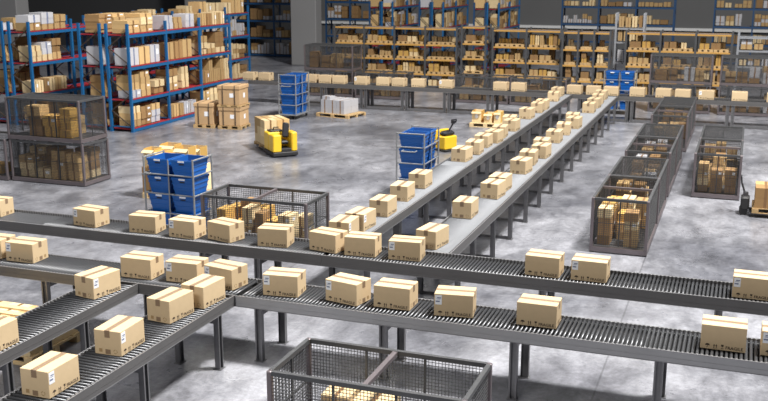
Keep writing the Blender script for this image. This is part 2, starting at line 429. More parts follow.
class TF:
    def __init__(s, ox, oy, rot): s.ox, s.oy, s.yaw = ox, oy, rot
    def __call__(s, x, y): c, n = math.cos(s.yaw), math.sin(s.yaw); return s.ox+c*x-n*y, s.oy+n*x+c*y

# ------------------------------------------------------------------ racks
def rack(label, origin, rotz, bays, bw, depth, levels, top, col, deck, group, beam_h=.09, first_level=None, post=.07):
    """local x along the row, local y into the rack, face at y=0"""
    t = thing('storage_rack', label, 'rack', (origin[0], origin[1], 0), rotz, group)
    f = MB()
    for y in (post/2, depth-post/2): f.box(-post/2, post/2, y-post/2, y+post/2, 0, top, col); 
    f.box(-post*.9, post*.9, -.01, post+.01, 0, .012, col); f.box(-post*.9, post*.9, depth-post-.01, depth+.01, 0, .012, col)
    z = .15; s = 1
    while z+.45 < top:
        f.bar((0, post, z if s > 0 else z+.45), (0, depth-post, z+.45 if s > 0 else z), .025, 'strap'); z += .45; s = -s
    f.bar((0, post, .15), (0, depth-post, .15), .03, col)
    me = f.mesh('upright_frame')
    for i in range(bays+1): put('upright_frame', me, t, (i*bw, 0, 0))
    bm = MB().box(post/2, bw-post/2, .005, .045, -beam_h, 0, col if col != 'rackgrey' else 'yellow_beam').mesh('beam')
    dk = MB(); dk.box(post/2, bw-post/2, .045, depth-.045, -.035, -.005, deck)
    if deck == 'red': dk.box(post/2, bw-post/2, -.004, .05, .001, .028, deck)
    dm = dk.mesh('shelf_deck')
    for i in range(bays):
        for z in levels:
            put('beam', bm, t, (i*bw, 0, z)); put('beam', bm, t, (i*bw, depth-.05, z)); put('shelf_deck', dm, t, (i*bw, 0, z))
    return t
GB = 'blue pallet racks'
Lv = [.10, .93, 1.86, 2.77]
def yrow(xface, y0, bays, label, bw=1.94, depth=.78, col='blue', deck='red', levels=Lv):
    """a row running away from the camera, its face towards +x"""
    rack(label, (xface, y0), math.pi/2, bays, bw, depth, levels, 3.07, col, deck, GB)
    return TF(xface, y0, math.pi/2)
# nearest row: back to back
T2 = yrow(-16.35, 23.62, 3, 'nearest blue rack with red decks, three bays, behind the bulk cartons')
rg = random.Random(3)
near, q = 'nearest blue rack', 'cartons in the nearest blue rack'
for lev, z, specs in (('floor level', .10, (('mid','mixed'),('tall','mixed'),('mid','tan'))), ('lower shelf', .93, (('mid','mixed'),('mid','tan'),('tall','tan'))),
                      ('upper shelf', 1.86, (('big','white'),('big','brown'),('mid','mixed'))), ('top shelf', 2.77, (('flat','tan'),('mid','white'),('tall','tan')))):
    i = 0
    for b, (st, mx) in enumerate(specs):
        i = fill(rg, b*1.94+.04, (b+1)*1.94-.04, .06, z+.03, (z+.73 if z < .5 else z+.80) if z < 2 else z+.60, st, mx, T2, f"{lev}, {near}", q, start=i)
T2b = yrow(-18.06+.78, 23.62, 3, 'blue rack standing back to back behind the nearest one'); 
rg = random.Random(4)
for lev, z, st in (('floor level', .10, 'mid'), ('lower shelf', .93, 'mid'), ('upper shelf', 1.86, 'big'), ('top shelf', 2.77, 'flat')):
    fill(rg, .04, 1.0 if z < 2 else 1.88, .06, z+.03, z+.74, st, 'white' if st == 'big' else 'brown', T2b, f"{lev}, hidden twin rack", 'cartons in the twin blue rack')
T1 = yrow(-19.75, 23.62, 7, 'long blue rack across the aisle, showing left of the nearest rack')
rg = random.Random(5); near, q = 'long blue rack', 'cartons in the long blue rack'
for lev, z, st, mx in (('floor level', .10, 'mid', 'brown'), ('lower shelf', .93, 'tall', 'tan'), ('upper shelf', 1.86, 'mid', 'mixed'), ('top shelf', 2.77, 'mid', 'mixed')):
    i = fill(rg, .04, 1.88, .06, z+.03, (z+.73 if z < .5 else z+.80) if z < 2 else z+.58, st, mx, T1, f"{lev}, {near}", q)
    for b in (2, 3, 4):
        if z > 2: i = fill(rg, b*1.94+.04, (b+1)*1.94-.04, .06, z+.03, z+.45, 'mid', 'tan', T1, f"{lev}, {near}", q, start=i)
    for b in (5, 6): i = fill(rg, 1.94*b+.05, 1.94*(b+1)-.05, .06, z+.03, (z+.73 if z < .5 else z+.80) if z < 2 else z+.62, ('mid','mid','small','big')[Lv.index(z)], ('tan','tan','white','tan')[Lv.index(z)], T1, f"{lev}, {near}", q, start=i+(10 if b == 5 else 0))
T1b = yrow(-21.5+.78, 23.62, 7, 'blue rack back to back behind the long one, at the left edge')
rg = random.Random(6)
for lev, z, st in (('lower shelf', .93, 'mid'), ('upper shelf', 1.86, 'mid'), ('top shelf', 2.77, 'mid')):
    fill(rg, .04, 1.9, .06, z+.03, z+.72 if z < 2 else z+.45, st, 'brown' if z < 2 else 'mixed', T1b, f"{lev}, left edge rack", 'cartons in the left edge rack')
# dark racks in the far left corner
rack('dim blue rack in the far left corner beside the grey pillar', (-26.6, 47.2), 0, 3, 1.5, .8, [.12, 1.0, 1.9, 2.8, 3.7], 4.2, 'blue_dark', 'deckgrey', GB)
Td = TF(-26.6, 47.2, 0); rg = random.Random(8)
for lev, z in (('floor level', .12), ('lower shelf', 1.0), ('middle shelf', 1.9), ('upper shelf', 2.8)):
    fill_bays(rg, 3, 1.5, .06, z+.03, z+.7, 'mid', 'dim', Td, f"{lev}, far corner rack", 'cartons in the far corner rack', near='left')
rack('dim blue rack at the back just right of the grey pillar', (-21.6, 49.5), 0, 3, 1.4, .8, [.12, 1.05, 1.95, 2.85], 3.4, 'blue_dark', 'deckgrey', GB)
Td = TF(-21.6, 49.5, 0); rg = random.Random(9)
for lev, z in (('middle shelf', 1.95), ('upper shelf', 2.85)):
    fill_bays(rg, 3, 1.4, .06, z+.03, z+.7, 'mid', 'dim', Td, f"{lev}, rack behind pillar", 'cartons in the rack behind the pillar', near='left')
# three short rows behind the yellow racks
for k, (xf, nm) in enumerate(((-15.75, 'left'), (-13.27, 'middle'), (-10.65, 'right'))):
    T = yrow(xf, 44.0, 2, f"{nm} one of three short blue racks behind the yellow beam racks", 2.1, .6, levels=[.10, 1.0, 1.87, 2.79])
    T_ = yrow(xf-.62, 44.0, 2, f"twin rack backing onto the {nm} short blue rack", 2.1, .6, col='blue_dark', levels=[.10, 1.0, 1.87, 2.79])
    rg = random.Random(20+k)
    for lev, z, st in (('middle shelf', 1.87, 'small'), ('upper shelf', 2.79, 'mid')):
        fill_bays(rg, 2, 2.1, .06, z+.03, z+.74, st, 'mixed', T, f"{lev}, {nm} short rack", 'cartons in the short blue racks')
        fill(rg, .04, 2.0, .06, z+.03, z+.64, 'big', 'mixed', T_, f"{lev}, {nm} twin rack", 'cartons in the short blue racks')
# the wide racks against the rear wall
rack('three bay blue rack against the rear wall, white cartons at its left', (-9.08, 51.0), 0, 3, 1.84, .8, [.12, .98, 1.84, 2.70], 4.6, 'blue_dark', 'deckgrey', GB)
Tw = TF(-9.08, 51.0, 0); rg = random.Random(30)
i = fill(rg, .04, 1.75, .06, 1.87, 2.35, 'small', 'white', Tw, 'middle shelf, left rear rack', 'cartons in the rear wall racks', near='left')
i = fill(rg, 1.90, 3.62, .06, 1.87, 2.40, 'mid', 'tan', Tw, 'middle shelf, left rear rack', 'cartons in the rear wall racks', near='left', start=i)
i = fill(rg, 3.74, 5.46, .06, 1.87, 2.40, 'mid', 'tan', Tw, 'middle shelf, left rear rack', 'cartons in the rear wall racks', near='left', start=i)
fill_bays(rg, 3, 1.84, .06, 2.73, 3.1, 'mid', 'mixed', Tw, 'upper shelf, left rear rack', 'cartons in the rear wall racks', near='left')
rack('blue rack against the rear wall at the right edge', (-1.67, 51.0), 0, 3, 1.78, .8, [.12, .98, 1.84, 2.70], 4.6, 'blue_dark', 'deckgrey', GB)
Tw = TF(-1.67, 51.0, 0)
fill_bays(rg, 3, 1.78, .06, 1.87, 2.50, 'mid', 'mixed', Tw, 'middle shelf, right rear rack', 'cartons in the rear wall racks', near='left')
fill_bays(rg, 3, 1.78, .06, 2.73, 3.2, 'mid', 'mixed', Tw, 'upper shelf, right rear rack', 'cartons in the rear wall racks', near='left')
fill_bays(rg, 3, 1.78, .06, 1.01, 1.62, 'tall', 'tan', Tw, 'lower shelf, right rear rack', 'cartons in the rear wall racks', near='left')

# pallets
def pallet_mesh(L=1.1, W=.8, H=.11, k='wood'):
    b = MB()
    for y in (-W/2+.04, 0, W/2-.04):
        b.box(-L/2, L/2, y-.04, y+.04, 0, .015, k)
        for x in (-L/2+.06, 0, L/2-.06): b.box(x-.06, x+.06, y-.04, y+.04, .015, H-.03, k)
    for x in (-L/2+.06, 0, L/2-.06): b.box(x-.06, x+.06, -W/2, W/2, H-.03, H-.016, k)
    n = 6
    for i in range(n):
        y = -W/2+(i+.5)*W/n; b.box(-L/2, L/2, y-W/n*.42, y+W/n*.42, H-.016, H, k)
    return b.mesh('wooden_pallet')
PAL = {}
def pallet(x, y, z, yaw, label, group=None, L=1.1, W=.8, H=.11, k='wood'):
    if (L, W, H, k) not in PAL: PAL[(L, W, H, k)] = pallet_mesh(L, W, H, k)
    return tag(put('wooden_pallet', PAL[(L, W, H, k)], None, (x, y, z+.001), yaw), label, 'pallet', group)
YL = [.08, .63, 1.19, 1.75, 2.36]
def yellow_rack(label, short, x0, y, bays, bw, extra=0, seed=0, rotz=0):
    rack(label, (x0, y), rotz, bays, bw, .8, [l+extra for l in YL], 2.45+extra, 'rackgrey', 'deckgrey', 'yellow beam racks', .055, post=.07)
    T = TF(x0, y, rotz); rg = random.Random(seed)
    for li, z in enumerate(YL[:-1]):
        i = 0; z += extra
        for b in range(bays):
            n = 2 if bw > 1 else 1
            for k in range(n):
                w = (bw-.16)/n; cx = b*bw+.08+w*(k+.5); X, Y = T(cx, .40)
                pallet(X, Y, z, T.yaw, f"small wooden pallet, {nth(b*n+k)} from left on {('floor level','lower level','middle level','upper level')[li]}, {short}", 'pallets in the yellow beam racks', round(w-.02, 3), .72, .09)
            st = rg.choice(['mid','big','tall','mid','small']); 
            if rg.random() < .94: i = fill(rg, b*bw+.09, (b+1)*bw-.09, .08, z+.092, z+.092+rg.choice([.26,.36,.40,.40]), st if st != 'big' else 'mid', 'stack', T, f"{('floor level','lower level','middle level','upper level')[li]}, {short}", 'cartons in the yellow beam racks', near='left', start=i, depth=.30)
            fill(rg, b*bw+.09, (b+1)*bw-.09, .45, z+.092, z+.092+rg.choice([.32,.40,.40]), 'small', 'stack', T, f"{('floor level','lower level','middle level','upper level')[li]} rear, {short}", 'cartons in the yellow beam racks', near='left', start=i+9, depth=.22)
yellow_rack('yellow beam rack of four bays left of the tall narrow one', 'left yellow rack', -15.35, 36.0, 4, 1.25, 0, 41)
yellow_rack('narrow and slightly taller yellow beam rack in the middle', 'narrow yellow rack', -10.12, 35.9, 1, .92, .09, 42)
yellow_rack('yellow beam rack of two bays right of the narrow one', 'middle yellow rack', -8.95, 36.0, 2, 1.27, 0, 43)
yellow_rack('yellow beam rack of three narrow bays left of the blue crates', 'slim yellow rack', -6.28, 35.6, 3, .56, 0, 44)
yellow_rack('yellow beam rack of three bays behind the right rear cages', 'right yellow rack', -4.10, 36.0, 3, 1.19, 0, 45)
rack('grey shelf unit with files at the right edge behind the cages', (-.33, 36.0), 0, 2, 1.2, .6, [.1, .7, 1.3, 1.85, 2.3], 2.45, 'rackpale', 'rackpale', None, .06)
Tg = TF(-.33, 36.0, 0); rg = random.Random(46)
for lev, z in (('middle shelf', 1.3), ('upper shelf', 1.85)):
    fill_bays(rg, 2, 1.2, .06, z+.03, z+.40, 'mid' if z > 1.5 else 'small', 'mixed', Tg, f"{lev}, grey shelf unit", 'cartons in the grey shelf unit', near='left')
rack('narrow pale shelf unit with files behind the far blue crates', (-4.62, 37.2), 0, 1, 1.0, .5, [.1, 1.2, 1.95, 2.45], 3.0, 'rackpale', 'rackpale', None, .06)
Tg = TF(-4.62, 37.2, 0)
for lev, z, st, mx in (('lower shelf', 1.2, 'big', 'white'), ('middle shelf', 1.95, 'tall', 'mixed'), ('top shelf', 2.45, 'tall', 'tan')):
    fill(rg, .06, .96, .05, z+.03, z+.42, st, mx, Tg, f"{lev}, narrow pale unit", 'cartons in the narrow pale unit', near='left')

# ------------------------------------------------------------------ wire cages
CL, CW, CH = 1.94, .93, .93
def mesh_panel(Lx, z0, z1, pitch=.034, wire=.005):
    b = MB(); n = int(Lx/pitch)
    for i in range(1, n): b.bar((i*Lx/n, 0, z0), (i*Lx/n, 0, z1), wire, 'cage')
    m = int((z1-z0)/pitch)
    for j in range(1, m): b.bar((0, -.005, z0+j*(z1-z0)/m), (Lx, -.005, z0+j*(z1-z0)/m), wire, 'cage')
    for f in ((1/3, 2/3) if Lx > 1.2 else (.5,)): b.bar((Lx*f, .012, z0), (Lx*f, .012, z1), .022, 'cage')
    b.bar((0, .012, (z0+z1)/2), (Lx, .012, (z0+z1)/2), .012, 'cage')
    return b.mesh('mesh_panel')
PL, PW = mesh_panel(CL-.1, .12, CH-.04), mesh_panel(CW-.1, .12, CH-.04)
def flat_mesh():
    b = MB()
    for i in range(1, 37): b.bar((-CL/2+i*CL/37, -CW/2+.05, CH-.02), (-CL/2+i*CL/37, CW/2-.05, CH-.02), .0055, 'cage')
    for i in range(1, 18): b.bar((-CL/2+.05, -CW/2+i*CW/18, CH-.026), (CL/2-.05, -CW/2+i*CW/18, CH-.026), .0055, 'cage')
    return b.mesh('mesh_lid')
LIDM = flat_mesh()
def cage_proto(kind):
    t = thing('wire_cage', 'x', 'wire cage')
    b = MB(); x, y = CL/2, CW/2
    b.box(-x, x, -y, -y+.05, .02, .10, 'cage_light'); b.box(-x, x, y-.05, y, .02, .10, 'cage_light')
    b.box(-x, -x+.05, -y+.05, y-.05, .02, .10, 'cage_light'); b.box(x-.05, x, -y+.05, y-.05, .02, .10, 'cage_light')
    for i in range(12): b.box(-x+.06+i*(CL-.12)/12, -x+.06+(i+.8)*(CL-.12)/12, -y+.05, y-.05, .085, .10, 'cage')
    for i in (-1, 0, 1):
        for s in (-1, 1): b.box(i*(x-.12)-.10, i*(x-.12)+.10, s*(y-.04)-.035, s*(y-.04)+.035, 0, .02, 'cage')
    b.build('base_frame', t)
    pm = MB().bbox(-.025, .025, -.025, .025, .10, CH, 'cage_light', .006).mesh('corner_post')
    for sx in (-1, 1):
        for sy in (-1, 1): put('corner_post', pm, t, (sx*(x-.025), sy*(y-.025), 0))
    f = MB(); 
    for s in (-1, 1):
        f.box(-x+.05, x-.05, s*(y-.025)-.022, s*(y-.025)+.022, CH-.045, CH, 'cage'); f.box(s*(x-.025)-.022, s*(x-.025)+.022, -y+.05, y-.05, CH-.045, CH, 'cage')
    f.build('top_frame', t)
    put('mesh_panel', PL, t, (-x+.05, -y+.03, 0)); put('mesh_panel', PL, t, (x-.05, y-.03, 0), math.pi)
    put('mesh_panel', PW, t, (x-.03, -y+.05, 0), math.pi/2); put('mesh_panel', PW, t, (-x+.03, y-.05, 0), -math.pi/2)
    if kind == 'open': MB().box(-.025, .025, -y+.05, y-.05, CH-.043, CH-.003, 'cage_light').build('cross_bar', t)
    else: put('mesh_lid', LIDM, t)
    return t
CO, CLID = cage_proto('open'), cage_proto('lid'); uo, ul = [], []
def cage_fill(seed, cx, cy, z, rot, short, n_rows, mix, top, style='mid', span=(-.85, .85), near='left'):
    """stacks inside a cage; local frame as the cage"""
    rg = random.Random(seed)
    T = TF(cx, cy, rot)
    i = 0
    for r in range(n_rows):
        y0 = (-.40, -.02)[r] if n_rows == 2 else -.30
        i = fill(rg, span[0], span[1], y0, z+.105, z+top, style, mix, T, f"{short}", f'cartons in the {short}', near=near, start=i, depth=.32)
GCg = 'wire mesh cages'
H90 = math.pi/2
def cage(cx, cy, z, rot, label, short, seed=0, rows=2, mix='gold', top=.72, style='mid', lid=False, span=(-.85,.85), near='left'):
    place(CLID if lid else CO, ul if lid else uo, label, GCg, (cx, cy, z), rot)
    if rows: cage_fill(seed, cx, cy, z, rot, short, rows, mix, top, style, span, near)
cage(-3.02, 8.10, 0, 0, 'open wire cage at the bottom edge, below the nearest conveyor', 'bottom edge cage', 50, 2, 'tan', .60, 'mid', span=(-.66, .50))
cage(-7.39, 14.30, 0, 0, 'open wire cage behind the long cross conveyor, right of blue crates', 'middle cage', 51, 2, 'gold', .84, 'small', span=(-.75, .88))
cage(-14.13, 17.56, 0, 0, 'lower cage of the stack of two at left', 'lower stacked cage', 52, 2, 'tan', .78, 'mid')
cage(-14.15, 17.56, .932, 0, 'upper cage of the stack of two at left', 'upper stacked cage', 53, 2, 'gold', .80, 'mid', True, (-.50, .86))
cage(-16.13, 17.50, 0, 0, 'wire cage cut by the left edge beside the stacked cages', 'left edge cage', 54, 1, 'gold', .7)
# right hand rows, long side running away; a cage's local x then points away from the camera
for k, (x, y0, lb, sh) in enumerate((
        (-1.75, 15.88, 'front wire cage of the left row on the right, packed with cartons', 'front cage of left row'),
        (-1.75, 17.84, 'second wire cage of the left row on the right', 'second cage of left row'),
        (-1.76, 20.45, 'third wire cage of the left row, with dark mesh', 'third cage of left row'),
        (-1.76, 22.41, 'fourth wire cage of the left row, behind the dark one', 'fourth cage of left row'),
        (-1.74, 25.85, 'fifth wire cage of the left row, near the far conveyor', 'fifth cage of left row'),
        (-1.74, 27.81, 'last wire cage of the left row, touching the far conveyor', 'last cage of left row'),
        (-.39, 20.62, 'front wire cage of the short row near the right edge', 'front cage of right row'),
        (-.39, 22.58, 'rear wire cage of the short row near the right edge', 'rear cage of right row'))):
    lidded = k in (1, 3, 5, 7)
    place(CLID if lidded else CO, ul if lidded else uo, lb, GCg, (x, y0+CL/2, 0), H90)
    rg = random.Random(60+k)
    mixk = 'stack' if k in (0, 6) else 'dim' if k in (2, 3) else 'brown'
    i = 0
    for r in range(4):   # rows across the cage, nearest first
        T = TF(x-.405, y0+.10+r*.44, 0)
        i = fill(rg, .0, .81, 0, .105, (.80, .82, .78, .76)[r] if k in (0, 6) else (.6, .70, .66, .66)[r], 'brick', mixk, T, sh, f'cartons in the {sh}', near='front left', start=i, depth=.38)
# rear cages in front of the yellow racks
for k, (x, y, z, lb, sh, lid) in enumerate((
        (-14.35, 33.5, 0, 'lower cage of the rear stack under the left yellow rack', 'rear left lower cage', False), (-14.35, 33.5, .932, 'upper cage of the rear stack, pale bar on top', 'rear left upper cage', True),
        (-12.3, 33.4, 0, 'single rear cage right of the rear left stack', 'single rear cage', False), (-8.6, 33.5, 0, 'left one of two rear cages behind the left spur end', 'rear middle cage', False), (-6.6, 33.5, 0, 'right one of two rear cages behind the left spur end', 'rear spur cage', False),
        (-1.98, 33.5, 0, 'lower cage of the rear stack behind the right rows', 'rear right lower cage', False), (-1.98, 33.5, .932, 'upper cage of the rear stack behind the right rows', 'rear right upper cage', True),
        (.20, 33.5, 0, 'lower cage of the rear stack at the right edge', 'rear edge lower cage', False), (.20, 33.5, .932, 'upper cage of the rear stack at the right edge', 'rear edge upper cage', True))):
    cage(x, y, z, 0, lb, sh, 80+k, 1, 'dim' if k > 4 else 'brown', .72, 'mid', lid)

# ------------------------------------------------------------------ loose goods on the floor
def simple_fill(cx, cy, z, yaw, nx, ny, nz, w, d, h, mix, short, seed, group):
    rg = random.Random(seed); T = TF(cx, cy, yaw); c = 0
    for i in range(nx):
        for j in range(ny):
            for k in range(nz):
                X, Y = T((i-(nx-1)/2)*(w+.008), (j-(ny-1)/2)*(d+.008)); kd = rg.choice(MIX[mix])
                stock(X, Y, z+k*(h+.002)+.002, w, d, h, yaw, kd, f"{LOOK[kd]} carton in {nth(k)} layer, {nth(i)} from left, {nth(j)} row, {short}", group)
# pale cartons on the pallet beyond the far blue crates
pallet(-12.05, 28.72, 0, R(-12), 'wooden pallet under the low white carton stack', None, 1.25, 1.0, .11)
simple_fill(-12.10, 28.74, .112, R(-12), 3, 2, 2, .29, .40, .21, 'pure', 'low stack on floor', 91, 'white cartons on the floor pallet')
stock(-12.40, 28.57, .112+.426, .30, .30, .10, R(-12), 'carton_white', 'flat white carton lying on top of the low white stack', 'white cartons on the floor pallet')
# goods behind the left spur
pallet(-7.12, 28.35, 0, 0, 'wooden pallet behind the left long spur with open cartons', None, .95, .8, .12, 'wood_pale')
# goods under the far left spur
pallet(-8.50, 9.17, 0, 0, 'wooden pallet under the far left spur', None, 1.72, .92, .12, 'wood_pale')
simple_fill(-8.50, 9.17, .122, 0, 5, 2, 1, .325, .44, .27, 'tan', 'pallet under far left spur', 92, 'cartons under the far left spur')
for j, yy in enumerate((8.86, 9.05, 9.24, 9.43)):
    tag(MB().box(-9.33, -7.68, yy-.045, yy+.045, .396, .416, 'wood_pale').build('wooden_batten'), f"{('first','second','third','fourth')[j]} wooden batten from the front, lying on cartons at lower left", 'batten', 'battens on the lower left cartons')
# open-topped cartons with white labels
def open_carton(x, y, z, w, d, h, yaw, label, group, kind='carton_light'):
    b = MB(); t = .012
    b.box(-w/2, w/2, -d/2, d/2, 0, t, kind); b.box(-w/2, w/2, -d/2, -d/2+t, t, h*.92, kind); b.box(-w/2, w/2, d/2-t, d/2, t, h, kind)
    b.box(-w/2, -w/2+t, -d/2+t, d/2-t, t, h, 'carton_gold'); b.box(w/2-t, w/2, -d/2+t, d/2-t, t, h, 'carton_gold')
    o = tag(b.build('open_carton', None, (x, y, z+.001), yaw), label, 'open carton', group)
    fl_ = MB(); fl_.raw([(-w/2, -d/2, h*.92),(w/2, -d/2, h*.92),(w/2, -d/2-.09, h*.80),(-w/2, -d/2-.09, h*.80),(-w/2, -d/2+.004, h*.92+.004),(w/2, -d/2+.004, h*.92+.004),(w/2, -d/2-.088, h*.80+.006),(-w/2, -d/2-.088, h*.80+.006)], [(0,3,2,1),(4,5,6,7),(0,1,5,4),(1,2,6,5),(2,3,7,6),(3,0,4,7)], kind)
    fl_.build('flap', o)
    n = 10; l = MB(); l.raw([(.05*math.cos(2*math.pi*i/n), -d/2-.002, h*.55+.07*math.sin(2*math.pi*i/n)) for i in range(n)], [tuple(range(n))], 'paper'); tag(l.build('paper_label', o), 'white oval label')
    g = MB(); g.box(-w/2+t+.01, w/2-t-.01, -d/2+t+.01, d/2-t-.01, t, h*.7, 'carton_dark'); g.build('packed_goods', o)
    return o
pallet(-10.86, 17.1, 0, 0, 'wooden pallet behind the left blue crate cart', None, 1.12, .9, .12, 'wood_pale')
simple_fill(-10.86, 17.1, .122, 0, 3, 2, 1, .36, .43, .53, 'gold', 'pallet behind left crates', 94, 'cartons behind the left crates')
for j, (dx, dy, w, h) in enumerate(((-.42, -.20, .25, .36), (-.15, -.20, .25, .33), (.36, -.20, .30, .44), (-.28, .26, .34, .38), (.38, .26, .24, .36))):
    open_carton(-10.86+dx, 17.1+dy, .657, w, .30, h, 0, f"open carton with white oval label, {nth(j)} on the pallet behind left crates", 'open cartons behind the left crates')
for j, (dx, dy, w, h) in enumerate(((-.30, 0, .28, .34), (.05, 0, .24, .28), (.33, 0, .20, .34))):
    open_carton(-7.12+dx, 28.30+dy, .121, w, .4, h, 0, f"open carton, {nth(j)} from left on the pallet behind the left spur", 'open cartons behind the left spur')

# bulk cartons on pallets near the racks
def bulk(x, y, z, w, d, h, yaw, label, tone):
    o = tag(MB().bbox(-w/2, w/2, -d/2, d/2, 0, h, tone, .008).build('bulk_carton', None, (x, y, z+.001), yaw), label, 'bulk carton', 'bulk cartons beside the nearest rack')
    ld = MB(); ld.bbox(-w/2-.02, w/2+.02, -d/2-.02, d/2+.02, h-.09, h+.012, tone, .008); ld.build('lid', o)
    for sx in (-.28, .28):
        st = MB(); st.box(w*sx-.012, w*sx+.012, -d/2-.024, d/2+.024, h+.012, h+.016, 'strap'); st.box(w*sx-.012, w*sx+.012, -d/2-.025, -d/2-.020, 0, h+.016, 'strap')
        st.build('strap', o)
    lb = MB(); lb.box(.02, .14, -d/2-.006, -d/2-.002, h*.40, h*.62, 'paper'); lb.box(w/2+.002, w/2+.006, -.06, .06, h*.35, h*.6, 'paper'); tag(lb.build('paper_label', o), 'white paper label')
    return o
M['bulk'] = mat('bulk carton board', (.52, .34, .18), .75, var=.18, scale=5, objvar=.1)
BX, BY, BYW = -14.08, 25.40, R(6)
pallet(BX, BY, 0, BYW, 'floor pallet under the two bulk cartons', None, .74, .72, .10)
bulk(BX, BY, .103, .67, .66, .53, BYW, 'lower bulk carton of the stack of two near the racks', 'bulk')
pallet(BX, BY, .654, BYW, 'pallet between the two stacked bulk cartons', None, .74, .72, .055)
bulk(BX, BY, .714, .67, .66, .55, BYW, 'upper bulk carton of the stack of two near the racks', 'bulk')
pallet(-14.92, 25.35, 0, R(8), 'pallet under the single bulk carton left of the stack', None, .66, .72, .10)
bulk(-14.92, 25.35, .103, .58, .66, .62, R(8), 'single low bulk carton left of the stack of two', 'bulk')

# ------------------------------------------------------------------ crate carts
def crate_mesh(w=.42, d=.52, h=.30):
    b = MB(); tp = .045; t = .012
    def ring(i, z, s): return [(-w/2+i+s, -d/2+i+s, z), (w/2-i-s, -d/2+i+s, z), (w/2-i-s, d/2-i-s, z), (-w/2+i+s, d/2-i-s, z)]
    zs = [(0, tp), (h*.33, tp*.72), (h*.33, tp*.72-.008), (h*.40, tp*.66-.008), (h*.40, tp*.66), (h*.62, tp*.42), (h*.62, tp*.42-.008), (h*.69, tp*.36-.008), (h*.69, tp*.36), (h*.88, tp*.2), (h*.88, 0), (h, 0)]
    vs = []; fs = []
    for z, i in zs: vs += ring(i, z, 0)
    n = len(zs)
    for r in range(n-1):
        for j in range(4): fs.append((r*4+j, r*4+(j+1) % 4, (r+1)*4+(j+1) % 4, (r+1)*4+j))
    fs.append((3, 2, 1, 0)); b.raw(vs, fs, 'crate')
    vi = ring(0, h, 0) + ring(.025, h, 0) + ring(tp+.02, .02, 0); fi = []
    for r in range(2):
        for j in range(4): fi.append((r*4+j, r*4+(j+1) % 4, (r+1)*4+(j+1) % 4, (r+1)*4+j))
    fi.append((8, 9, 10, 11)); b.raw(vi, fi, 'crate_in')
    b.box(-.05, .05, -d/2+tp*.3-.004, -d/2+tp*.3+.004, h*.73, h*.80, 'rubber')
    return b.mesh('plastic_crate')
CRATE = crate_mesh(); TAGM = MB().box(-.06, .06, -.004, 0, 0, .028, 'inklabel' if 0 else 'paper').mesh('card_label')
def cart_proto():
    t = thing('crate_cart', 'x', 'cart'); w, d, h = 1.0, .62, 1.40
    MB().box(-w/2, w/2, -d/2, d/2, .13, .16, 'cart').build('deck', t)
    for sx in (-1, 1):
        for sy in (-1, 1):
            MB().bar((sx*(w/2-.02), sy*(d/2-.02), .16), (sx*(w/2-.02), sy*(d/2-.02), h), .034, 'cart', n=8).build('post', t)
            c = MB(); c.cyl((sx*(w/2-.10), sy*(d/2-.08), .055), .055, .03, 'y', 'rubber', 14); c.box(sx*(w/2-.10)-.03, sx*(w/2-.10)+.03, sy*(d/2-.08)-.025, sy*(d/2-.08)+.025, .10, .13, 'cart'); c.build('caster', t)
    for sx in (-1, 1):
        for z in (.45, .78, 1.11, h-.017):
            MB().bar((sx*(w/2-.02), -d/2+.02, z), (sx*(w/2-.02), d/2-.02, z), .028, 'cart', n=6).build('end_rail', t)
    for z in (.45, .78, 1.11): MB().bar((-w/2+.02, -d/2+.02, z), (w/2-.02, -d/2+.02, z), .026, 'cart', n=6).build('front_rail', t)
    MB().bar((0, -d/2+.02, .16), (0, -d/2+.02, 1.36), .026, 'cart', n=6).build('post', t)
    k = MB(); k.tube([(-w/2, -.14, 1.05), (-w/2-.14, -.14, 1.05), (-w/2-.14, .14, 1.05), (-w/2, .14, 1.05)], .026, 'cart'); k.build('handle', t)
    return t
CART = cart_proto(); uc = []
def cart(cx, cy, rot, label, short, sc_=1.0):
    place(CART, uc, label, 'carts of blue crates', (cx, cy, 0), rot).scale = (sc_,)*3
    T = TF(cx, cy, rot)
    for i, lx in enumerate((-.235, .235)):
        for k in range(4):
            X, Y = T(lx*sc_, 0)
            o = put('plastic_crate', CRATE, None, (X, Y, (.161+k*.302)*sc_), rot); o.scale = (sc_,)*3
            tag(o, f"blue plastic crate, {nth(k)} up from the deck, {('left','right')[i] if abs(rot) < .5 else ('near','far')[i]} column, {short}", 'crate', 'blue plastic crates')
            if rot < .5: tag(put('card_label', TAGM, o, (0, -.26, .262)), 'white card label')
cart(-9.14, 14.44, R(-2), 'cart of blue crates on the left, beside the middle cage', 'left cart', 1.03)
cart(-6.17, 18.75, H90, 'cart of blue crates left of the long spurs', 'spur cart')
cart(-13.28, 27.85, H90, 'cart of blue crates near the far conveyor', 'far conveyor cart')
cart(-3.78, 32.3, 0, 'cart of blue crates behind the far conveyor', 'rear cart')

